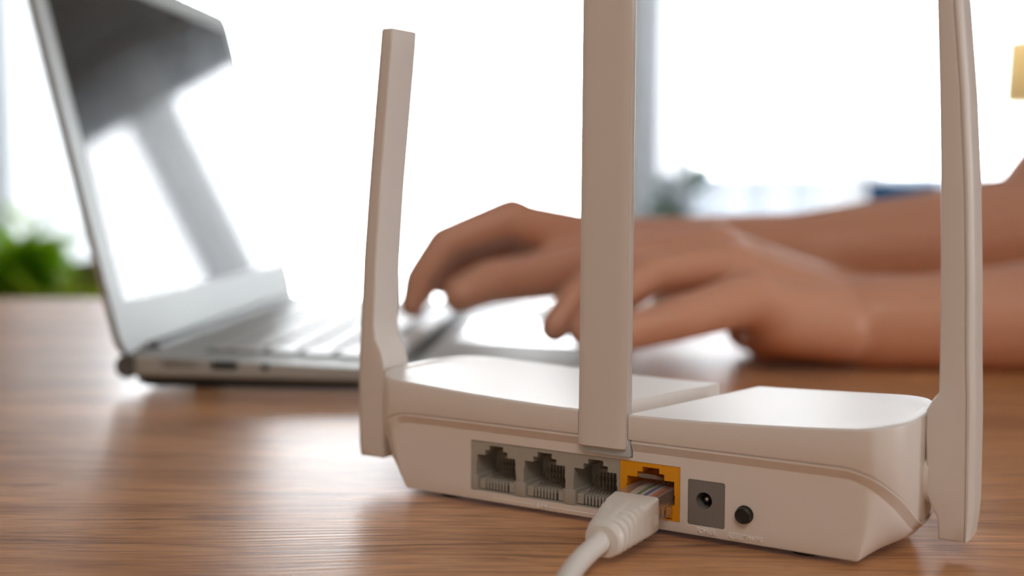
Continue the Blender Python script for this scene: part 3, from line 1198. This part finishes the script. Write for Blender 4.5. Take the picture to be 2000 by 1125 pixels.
def key(x, y, w, d):
    """x centre / y centre; d = size in x, w = size in y"""
    kk = (round(w, 4), round(d, 4))
    if kk not in keymesh:
        b = bmesh.new()
        loft(b, [[(px, py, 0) for px, py in rrect(-d / 2, d / 2, -w / 2, w / 2, .0012, 2)],
                 [(px, py, .0011) for px, py in rrect(-d / 2, d / 2, -w / 2, w / 2, .0012, 2)],
                 [(px, py, .0014) for px, py in rrect(-d / 2 + .0004, d / 2 - .0004, -w / 2 + .0004, w / 2 - .0004, .0010, 2)]])
        me = bpy.data.meshes.new('key')
        bmesh.ops.recalc_face_normals(b, faces=b.faces)
        b.to_mesh(me); b.free()
        me.materials.append(M['key'])
        keymesh[kk] = me
    o = bpy.data.objects.new('key', keymesh[kk])
    COL.objects.link(o)
    o.parent = tray
    o.location = (x, y, zt_(x) + .0003)
    o.rotation_euler = (0, math.atan(.0095 / LD), 0)


pitch_ = .0190
G = .0034
yw = KY1 - KY0 - .002
yl = KY1 - .001
# from the hinge to the user; on the user's right is the far side, so rows start at the far end
rows = [(.0095, [1] * 14), (.0178, [1] * 13 + [1.55]), (.0178, [1.55] + [1] * 13), (.0178, [1.85] + [1] * 11 + [1.75]), (.0178, [2.35] + [1] * 10 + [2.3]),
        (.0178, [1, 1, 1, 1.25, 5.0, 1.25, 1, 1, 1, 1])]
xk = KX0 + .0012
for d, ws in rows:
    tot = sum(ws)
    u_ = yw / tot
    yy = KY0 + .001
    for w in ws:
        key(xk + d / 2, yy + w * u_ / 2, w * u_ - G, d - G * .9)
        yy += w * u_
    xk += d + (.0001)
# trackpad
tp_ = bmesh.new()
vs_ = add_box(tp_, (.146, LW / 2 - .0525, 0), (.146 + .076, LW / 2 + .0525, .0003), .0001, 1)
for v in tp_.verts:
    v.co.z += zt_(v.co.x)
obj('trackpad', tp_, grain(mat('trackpad_glass', (0.70, 0.72, 0.73), 0.22, 0.3), 3000, .03, .00002, .01), laptop)

# lid: local frame u (up the lid), v (along the hinge), w (normal towards the user)
LL = 0.2145
th = R(13)
uu = Vector((-math.sin(th), 0, math.cos(th)))
ww = Vector((math.cos(th), 0, math.sin(th)))
LO = Vector((-.0015, 0, .0155))


def lid_pt(a, b, c):
    """a up the lid, b along the hinge, c towards the user"""
    p = LO + uu * a + Vector((0, 1, 0)) * b + ww * c
    return (p.x, p.y, p.z)


def lid_ring(ins, c, r=.011, x0=0.0):
    return [lid_pt(a, b, c) for a, b in rrect(x0 + ins, LL - ins, ins, LW - ins, max(.001, r - ins), 5)]


bm = bmesh.new()
loft(bm, [lid_ring(.012, -.0058), lid_ring(.003, -.0050), lid_ring(.0005, -.0036), lid_ring(0, -.0024), lid_ring(0, -.0004), lid_ring(.0005, 0)])
lid = obj('lid', bm, M['alu'], laptop, 35)
bm = bmesh.new()
# dark band round the lid, standing for the thin shade along its rim
a_ = [bm.verts.new(p) for p in lid_ring(-.0002, -.0016)]
b_ = [bm.verts.new(p) for p in lid_ring(-.0002, -.0006)]
c_ = [bm.verts.new(p) for p in lid_ring(.0015, -.0006)]
d_ = [bm.verts.new(p) for p in lid_ring(.0015, -.0016)]
for A_, B_ in ((a_, b_), (b_, c_), (c_, d_), (d_, a_)):
    n = len(A_)
    for k in range(n):
        bm.faces.new((A_[k], A_[(k + 1) % n], B_[(k + 1) % n], B_[k]))
obj('rim_shade_band', bm, M['hinge'], lid)
bm = bmesh.new()
scr = lambda c: [lid_pt(a, b, c) for a, b in rrect(.027, LL - .0135, .0145, LW - .0145, .0008, 2)]
loft(bm, [scr(-.0002), scr(.00015)])
obj('screen', bm, M['glass'], lid)
# hinge barrel
tube('hinge_barrel', [(.0005, .030, .0155), (.0005, LW - .030, .0155)], .0048, M['hinge'], laptop, 20)
for y0 in (.0008, LW - .0288):
    tube('hinge_shoulder', [(-.001, y0, .0115), (-.001, y0 + .028, .0115)], .0060, M['hinge'], laptop, 20)

# ================================================================ THE PERSON
def cone_hull(bm, p, q, r1, r2, fl=None):
    """closed round cone between two points (overlaps its neighbours; all are fused by the remesh)"""
    p, q = Vector(p), Vector(q)
    d = (q - p)
    L_ = d.length
    d = d.normalized() if L_ > 1e-6 else Vector((0, 0, 1))
    a = Vector((0, 0, 1)) if abs(d.z) < .95 else Vector((1, 0, 0))
    u = d.cross(a).normalized()
    w = d.cross(u)
    n, m_ = 16, 5
    rings = []
    for i in range(m_ + 1):
        t_ = R(90 * i / m_)
        rings.append((p - d * r1 * math.cos(t_), max(r1 * math.sin(t_), r1 * .02)))
    for i in range(m_ + 1):
        t_ = R(90 * i / m_)
        rings.append((q + d * r2 * math.sin(t_), max(r2 * math.cos(t_), r2 * .02)))
    vs_ = []
    for c, r in rings:
        vs_.append([bm.verts.new(c + (u * math.cos(2 * math.pi * k / n) + w * math.sin(2 * math.pi * k / n)) * r) for k in range(n)])
    for A_, B_ in zip(vs_, vs_[1:]):
        for k in range(n):
            bm.faces.new((A_[k], A_[(k + 1) % n], B_[(k + 1) % n], B_[k]))
    bm.faces.new(vs_[0][::-1])
    bm.faces.new(vs_[-1])


def chain(bm, pts, rads):
    for i in range(len(pts) - 1):
        cone_hull(bm, pts[i], pts[i + 1], rads[i] * 1.08 + .0004, rads[i + 1] * 1.08 + .0004)


def ellip(bm, c, s, rot=None):
    r = bmesh.ops.create_uvsphere(bm, u_segments=24, v_segments=16, radius=1)
    mtx = Matrix.Translation(Vector(c)) @ (rot.to_matrix().to_4x4() if rot else Matrix()) @ Matrix.Diagonal((*s, 1))
    bmesh.ops.transform(bm, matrix=mtx, verts=r['verts'])


def fuse(name, bm, m, parent, voxel, smooth=6, fac=.6):
    me = bpy.data.meshes.new(name)
    bmesh.ops.recalc_face_normals(bm, faces=bm.faces)
    bm.to_mesh(me)
    bm.free()
    o = link(name, me, None, parent)
    md = o.modifiers.new('r', 'REMESH')
    md.mode = 'VOXEL'
    md.voxel_size = voxel
    md.use_smooth_shade = True
    ms = o.modifiers.new('s', 'SMOOTH')
    ms.factor = fac
    ms.iterations = smooth
    bpy.context.view_layer.update()
    bake(o)
    o.data.name = name
    o.data.materials.clear()
    o.data.materials.append(m)
    return o


person = thing('person', 'person in a light shirt typing on the laptop with both bare hands', 'person', (.66, .74, FLOOR))
poff = Vector((-.66, -.74, -FLOOR))
nails = []
B = bmesh.new()
# --- far hand (its thumb towards the camera)
F = {
    'index': [(at(1000, 424, .768), .0125), (at(868, 474, .757), .0105), (at(818, 545, .750), .0092), (at(805, 596, .746), .0078)],
    'middle': [(at(1006, 426, .790), .0130), (at(890, 478, .790), .0108), (at(838, 535, .788), .0094), (at(822, 574, .786), .0080)],
    'ring': [(at(1028, 452, .812), .0125), (at(930, 492, .818), .0104), (at(880, 528, .820), .0090), (at(862, 556, .820), .0078)],
    'pinky': [(at(1060, 478, .832), .0118), (at(975, 506, .843), .0094), (at(925, 530, .846), .0082), (at(903, 548, .846), .0070)],
    'thumb': [(at(1135, 518, .772), .0180), (at(1045, 541, .738), .0134), (at(957, 552, .716), .0122), (at(899, 577, .706), .0100)],
}
wr = at(1225, 490, .800)
wr2 = at(1225, 485, .825)
for k, c in F.items():
    chain(B, [p for p, r in c], [r for p, r in c])
    if k != 'thumb':
        cone_hull(B, wr if k in ('index', 'middle') else wr2, c[0][0] + Vector((.004, 0, -.004)), .0200, .0145)
cone_hull(B, wr, F['thumb'][0][0], .021, .0175)
cone_hull(B, F['thumb'][0][0], F['index'][0][0] + Vector((.022, .004, -.012)), .0150, .010)
el = at(2030, 455, .83)
chain(B, [wr, at(1330, 487, .81), at(1560, 497, .82), at(1800, 482, .825), el], [.0205, .0205, .0265, .034, .040])
chain(B, [wr2, at(1330, 490, .83), at(1560, 500, .84)], [.0190, .0195, .0255])
sh_r = Vector((.66, .92, .42))
chain(B, [el, el.lerp(sh_r, .5) + Vector((.01, 0, 0)), sh_r], [.040, .047, .055])
cone_hull(B, at(1380, 532, .80), at(1800, 540, .825), .0215, .027)
# --- near hand (its little finger towards the camera)
Nf = {
    'index': [(at(1385, 478, .705), .0135), (at(1235, 484, .712), .0105), (at(1155, 545, .708), .0092), (at(1122, 606, .705), .0080)],
    'middle': [(at(1400, 490, .680), .0140), (at(1225, 510, .678), .0108), (at(1128, 580, .664), .0096), (at(1084, 640, .655), .0082)],
    'ring': [(at(1425, 515, .655), .0125), (at(1270, 535, .648), .0104), (at(1180, 600, .636), .0092), (at(1140, 648, .628), .0078)],
    'pinky': [(at(1470, 580, .632), .0135), (at(1325, 624, .612), .0105), (at(1225, 650, .606), .0090), (at(1158, 668, .600), .0076)],
    'thumb': [(at(1590, 560, .705), .0150), (at(1475, 590, .735), .0125), (at(1370, 600, .750), .0112), (at(1300, 606, .755), .0095)],
}
nw = at(1690, 630, .655)
nw2 = at(1690, 612, .678)
for k, c in Nf.items():
    chain(B, [p for p, r in c], [r for p, r in c])
    if k != 'thumb':
        a0 = {'index': nw2, 'middle': nw2, 'ring': nw, 'pinky': nw}[k]
        cone_hull(B, a0, c[0][0] + Vector((.005, 0, -.005)), .0195, .0150)
cone_hull(B, nw2, Nf['thumb'][0][0], .019, .016)
cone_hull(B, at(1640, 640, .645), at(1530, 632, .635), .0190, .0165)       # heel of the hand
el2 = Vector((.445, .650, .045))
chain(B, [nw, at(1800, 629, .655), at(1960, 624, .655), el2], [.0232, .0242, .0275, .040])
chain(B, [nw2, at(1800, 616, .675), at(1960, 614, .675), el2], [.0200, .0210, .0255, .040])
sh_l = Vector((.66, .56, .42))
chain(B, [el2, el2.lerp(sh_l, .5) + Vector((.015, -.01, -.01)), sh_l], [.040, .046, .055])
cone_hull(B, at(1610, 655, .69), at(1465, 640, .71), .0165, .0150)
cone_hull(B, at(1640, 665, .665), at(1500, 655, .665), .0150, .0150)
# --- trunk, neck, head
chain(B, [Vector((.68, .84, .40)), Vector((.68, .64, .40))], [.085, .085])
chain(B, [Vector((.70, .80, .30)), Vector((.71, .79, .05)), Vector((.72, .79, -.18))], [.105, .10, .11])
chain(B, [Vector((.70, .68, .30)), Vector((.71, .69, .05)), Vector((.72, .69, -.18))], [.105, .10, .11])
chain(B, [Vector((.68, .74, .44)), Vector((.645, .74, .56))], [.062, .055])
ellip(B, (.655, .74, .69), (.098, .078, .115))
ellip(B, (.625, .74, .635), (.070, .058, .070))
cone_hull(B, Vector((.562, .74, .69)), Vector((.545, .74, .665)), .010, .014)          # nose
ellip(B, (.575, .74, .628), (.016, .026, .008))                                        # lips
for s in (-1, 1):
    ellip(B, (.665, .74 + s * .080, .68), (.018, .008, .030))                          # ears
body = fuse('body', B, M['skin'], person, .0022, 8, .6)
body.location = poff


def nail(tip, prev, parent, r):
    d = (tip - prev).normalized()
    side = d.cross(Vector((0, 0, 1))).normalized()
    upn = side.cross(d).normalized()
    b = bmesh.new()
    rs = bmesh.ops.create_uvsphere(b, u_segments=12, v_segments=8, radius=1)
    mtx = Matrix((d, side, upn)).transposed().to_4x4()
    bmesh.ops.transform(b, matrix=Matrix.Translation(tip + upn * r * .72 + poff) @ mtx @ Matrix.Diagonal((r * .75, r * .68, r * .22, 1)), verts=rs['verts'])
    obj('fingernail', b, M['nail'], parent, 80)


for hand in (F, Nf):
    for k, c in hand.items():
        nail(c[-1][0], c[-2][0], person, c[-1][1])
# shirt, trousers, hair, eyes
S = bmesh.new()
chain(S, [Vector((.68, .85, .395)), Vector((.68, .63, .395))], [.098, .098])
chain(S, [Vector((.70, .80, .30)), Vector((.71, .79, .05)), Vector((.72, .79, -.18))], [.118, .113, .122])
chain(S, [Vector((.70, .68, .30)), Vector((.71, .69, .05)), Vector((.72, .69, -.18))], [.118, .113, .122])
for e_, s_ in ((el, sh_r), (el2, sh_l)):
    chain(S, [s_ + Vector((.01, 0, 0)), s_.lerp(e_, .45) + Vector((.008, 0, 0))], [.070, .066])
sh = fuse('shirt', S, M['shirt'], person, .006, 5, .5)
sh.location = poff
T = bmesh.new()
for s in (-1, 1):
    chain(T, [Vector((.72, .74 + s * .09, -.24)), Vector((.34, .74 + s * .12, -.22)), Vector((.36, .74 + s * .13, -.66))], [.095, .065, .05])
tr = fuse('trousers', T, M['trousers'], person, .008, 4, .5)
tr.location = poff
for s in (-1, 1):
    T = bmesh.new()
    add_box(T, (.24, .74 + s * .13 - .045, FLOOR), (.42, .74 + s * .13 + .045, FLOOR + .09), .03, 4)
    o = obj('shoe', T, M['black'], person, 60)
    o.location = poff
Hh = bmesh.new()
ellip(Hh, (.675, .74, .725), (.100, .088, .095))
ellip(Hh, (.70, .74, .67), (.075, .086, .09))
o = fuse('hair', Hh, M['hair'], person, .006, 3, .5)
o.location = poff
for s in (-1, 1):
    e = bmesh.new()
    ellip(e, (.570, .74 + s * .030, .692), (.011, .014, .009))
    o = obj('eye', e, M['pot_white'], person, 80)
    o.location = poff

# chair under the person
ch = thing('chair', 'dark wooden chair that the typing person sits on', 'chair', (.76, .74, FLOOR))
box('seat', (-.19, -.22, .40), (.22, .22, .43), M['furn'], ch, .01)
for x in (-.17, .20):
    for y in (-.20, .20):
        box('leg', (x - .018, y - .018, 0), (x + .018, y + .018, .40), M['furn'], ch, .003)
for y in (-.20, .20):
    box('back_post', (.185, y - .018, .43), (.215, y + .018, .95), M['furn'], ch, .004)
for z in (.60, .75, .88):
    box('back_slat', (.19, -.19, z), (.21, .19, z + .06), M['furn'], ch, .004)


# ================================================================ BACKGROUND THINGS
def leaf_mesh(l, w, bend):
    b = bmesh.new()
    n = 5
    rows_ = []
    for i in range(n + 1):
        t_ = i / n
        ww_ = w * math.sin(math.pi * min(1, t_ * .92 + .04)) ** .8
        z = -bend * t_ * t_
        rows_.append([b.verts.new((t_ * l, -ww_ / 2, z + ww_ * .12)), b.verts.new((t_ * l, 0, z)), b.verts.new((t_ * l, ww_ / 2, z + ww_ * .12))])
    for a, c in zip(rows_, rows_[1:]):
        for k in range(2):
            b.faces.new((a[k], a[k + 1], c[k + 1], c[k]))
    return b


def plant(name, label, loc, potprof, potmat, leafm, nleaf, height, spread, lsize, seed, stemh=.0):
    rnd = random.Random(seed)
    t_ = thing(name, label, 'plant', loc)
    lathe('pot', potprof, potmat, t_)
    ph = potprof[-1][1]
    pr = potprof[-1][0]
    lathe('soil', [(pr * .9, ph - .012), (pr * .9, ph - .006)], M['soil'], t_, 24)
    meshes = []
    for k in range(3):
        b = leaf_mesh(lsize * (.8 + .2 * k), lsize * (.38 + .06 * k), lsize * .25)
        me = bpy.data.meshes.new('leaf')
        for f in b.faces:
            f.smooth = True
        b.to_mesh(me); b.free()
        me.materials.append(leafm)
        meshes.append(me)
    nst = max(3, nleaf // 9)
    for i in range(nst):
        az = 2 * math.pi * i / nst + rnd.random()
        rr_ = spread * (.35 + .65 * rnd.random())
        hh = height * (.25 + .75 * rnd.random())
        p0 = Vector((math.cos(az) * pr * .35, math.sin(az) * pr * .35, ph - .01))
        p2 = Vector((math.cos(az) * rr_, math.sin(az) * rr_, ph + hh))
        p1 = (p0 + p2) / 2 + Vector((0, 0, hh * .2))
        pts = [p0, p0.lerp(p1, .5) + Vector((0, 0, .01)), p1, p1.lerp(p2, .5) + Vector((0, 0, .008)), p2]
        st = tube('stem', [tuple(p) for p in pts], [.004, .0035, .003, .0022, .0015], leafm, t_, 6)
        for j in range(max(2, nleaf // nst)):
            f = .25 + .75 * (j + rnd.random() * .5) / max(2, nleaf // nst)
            f = min(f, 1)
            q = f * (len(pts) - 1)
            a = int(min(q, len(pts) - 2))
            p = pts[a].lerp(pts[a + 1], q - a)
            o = bpy.data.objects.new('leaf', meshes[rnd.randrange(3)])
            COL.objects.link(o)
            o.parent = st
            o.location = p
            o.rotation_euler = (rnd.uniform(-.5, .5), rnd.uniform(-1.0, .35), rnd.uniform(0, 6.28))
    return t_


# low sideboard beyond the table carrying the plants
sb = thing('sideboard', 'low dark brown sideboard behind the left edge of the table', 'cabinet', (-1.15, 2.38, FLOOR))
box('carcass', (-.55, -.2, .06), (.55, .2, .44), M['furn'], sb, .004)
box('top', (-.57, -.22, .44), (.57, .22, .465), M['furn'], sb, .004)
for k in range(3):
    d_ = box('door', (-.54 + k * .363, -.215, .08), (-.54 + k * .363 + .355, -.2, .42), M['furn'], sb, .003)
    box('handle', (-.54 + k * .363 + .31, -.235, .22), (-.54 + k * .363 + .322, -.215, .32), M['steel'], d_, .003)
for x in (-.5, .5):
    for y in (-.16, .16):
        box('leg', (x - .02, y - .02, 0), (x + .02, y + .02, .06), M['furn'], sb)
SZ = FLOOR + .465
potp = [(.055, 0), (.06, .004), (.075, .11), (.08, .112), (.08, .13), (.074, .13)]
plant('potted_plant', 'bright green bushy plant in a terracotta pot at the far left edge', (-.99, 2.30, SZ), potp, M['pot_terra'], M['leaf'], 260, .17, .19, .085, 11)
plant('potted_plant', 'yellowish green low plant beside the laptop lid in a brown pot', (-.80, 2.16, SZ), [(.05, 0), (.056, .004), (.066, .10), (.07, .12), (.065, .12)], M['pot_brown'], M['leaf2'], 60, .11, .10, .06, 5)
# brown planter box nearer the laptop lid
pb = thing('planter_box', 'dark brown box planter standing right beside the laptop lid', 'planter', (-.83, 2.52, SZ))
bm = bmesh.new()
loft(bm, [[(x * .9, y * .9, 0) for x, y in rrect(-.07, .07, -.07, .07, .01)], [(x, y, .225) for x, y in rrect(-.07, .07, -.07, .07, .01)],
          [(x * .9, y * .9, .225) for x, y in rrect(-.07, .07, -.07, .07, .01)], [(x * .86, y * .86, .15) for x, y in rrect(-.07, .07, -.07, .07, .01)]])
obj('pot', bm, M['pot_brown'], pb, 40)
# taller loose plant with pale leaves against the window
plant('tall_plant', 'tall loose plant with thin leaves against the left window', (-1.50, 3.35, FLOOR), [(.11, 0), (.12, .01), (.15, .26), (.16, .262), (.16, .29), (.145, .29)], M['pot_brown'], M['leaf2'], 40, .60, .20, .10, 21)
plant('green_plant', 'dark green plant in a white pot behind the arms between the windows', (.50, 3.42, FLOOR), [(.12, 0), (.13, .01), (.17, .32), (.18, .322), (.18, .36), (.165, .36)], M['pot_white'], M['leafdark'], 100, .52, .17, .10, 31)

# sofa with a blue cushion, side table and lamp at the right
so = thing('sofa', 'pale blue-grey sofa in front of the right window', 'sofa', (2.45, 3.31, FLOOR))
box('seat_base', (-.75, -.35, .10), (.75, .35, .38), M['cloth_grey'], so, .03, 4)
box('backrest', (-.75, .20, .30), (.75, .38, .80), M['cloth_grey'], so, .05, 4)
box('armrest', (-.88, -.35, .10), (-.74, .38, .60), M['cloth_grey'], so, .04, 4)
box('armrest', (.74, -.35, .10), (.88, .38, .60), M['cloth_grey'], so, .04, 4)
for x in (-.37, .37):
    box('seat_cushion', (x - .36, -.34, .37), (x + .36, .20, .50), M['cloth_grey'], so, .04, 4)
for x in (-.7, .7):
    for y in (-.28, .28):
        box('leg', (x - .02, y - .02, 0), (x + .02, y + .02, .11), M['furn'], so)


def cushion(label, loc, rot, s, m):
    b = bmesh.new()
    bmesh.ops.create_grid(b, x_segments=14, y_segments=14, size=1)
    for v in list(b.verts):
        x, y = v.co.x, v.co.y
        v.co.z = .34 * ((1 - x * x) * (1 - y * y)) ** .45
        v.co.x = x * (1 - .08 * (1 - y * y))
        v.co.y = y * (1 - .08 * (1 - x * x))
    g = bmesh.ops.duplicate(b, geom=b.verts[:] + b.edges[:] + b.faces[:])
    for v in [e for e in g['geom'] if isinstance(e, bmesh.types.BMVert)]:
        v.co.z *= -1
    bmesh.ops.remove_doubles(b, verts=b.verts, dist=.001)
    bmesh.ops.scale(b, vec=(s, s, s * .8), verts=b.verts)
    o = obj('cushion', b, m, None, 80)
    o.location = loc
    o.rotation_euler = rot
    tag(o, label, 'cushion')
    return o


# small armchair carrying the blue cushion
ac = thing('armchair', 'low pale armchair behind the typing arms carrying a blue cushion', 'chair', (.76, 2.35, FLOOR))
box('seat_base', (-.25, -.25, .12), (.25, .25, .40), M['cloth_grey'], ac, .03, 4)
box('backrest', (-.25, .15, .30), (.25, .27, .70), M['cloth_grey'], ac, .04, 4)
for x in (-.21, .21):
    for y in (-.21, .21):
        box('leg', (x - .015, y - .015, 0), (x + .015, y + .015, .13), M['furn'], ac)
cushion('small blue cushion propped on top of the armchair back', (.83, 2.56, .778 + FLOOR), (R(84), 0, R(3)), .08, M['cloth_blue'])

st = thing('side_table', 'small dark side table under the beige lamp at the right edge', 'side table', (1.32, 2.86, FLOOR))
lathe('table_top', [(.19, .54), (.20, .545), (.20, .56), (.19, .565)], M['furn'], st, 40)
lathe('column', [(.02, .02), (.02, .545)], M['furn'], st, 20)
lathe('foot', [(.15, 0), (.15, .012), (.03, .025)], M['furn'], st, 36)
lp = thing('table_lamp', 'beige drum shade table lamp at the right edge of the photo', 'lamp', (1.32, 2.86, FLOOR + .565))
lathe('base', [(.06, 0), (.07, .01), (.075, .08), (.05, .16), (.02, .21), (.015, .24)], M['pot_white'], lp, 32)
lathe('stem', [(.008, .24), (.008, .54)], M['steel'], lp, 12)
bm = bmesh.new()
rings = []
for r_, z_ in ((.158, .468), (.153, .625), (.151, .625), (.156, .468)):
    rings.append([(r_ * math.cos(2 * math.pi * k / 40), r_ * math.sin(2 * math.pi * k / 40), z_) for k in range(40)])
rg = loft(bm, rings, cap=False)
for k in range(40):
    bm.faces.new((rg[-1][k], rg[-1][(k + 1) % 40], rg[0][(k + 1) % 40], rg[0][k]))
obj('lamp_shade', bm, M['shade'], lp, 60)

lathe('bulb', [(.012, .50), (.020, .52), (.030, .55), (.026, .575), (.010, .588)], M['pot_white'], lp, 20)
ld = bpy.data.lights.new('shade_fill_light', 'POINT')  # added point light to brighten the shade; the lamp itself is taken as unlit
ld.energy = 2.3
ld.shadow_soft_size = .04
ld.color = (1.0, 0.93, 0.84)
lo = bpy.data.objects.new('shade_fill_light', ld)
COL.objects.link(lo)
lo.location = (1.32, 2.86, FLOOR + .565 + .50 + .10)
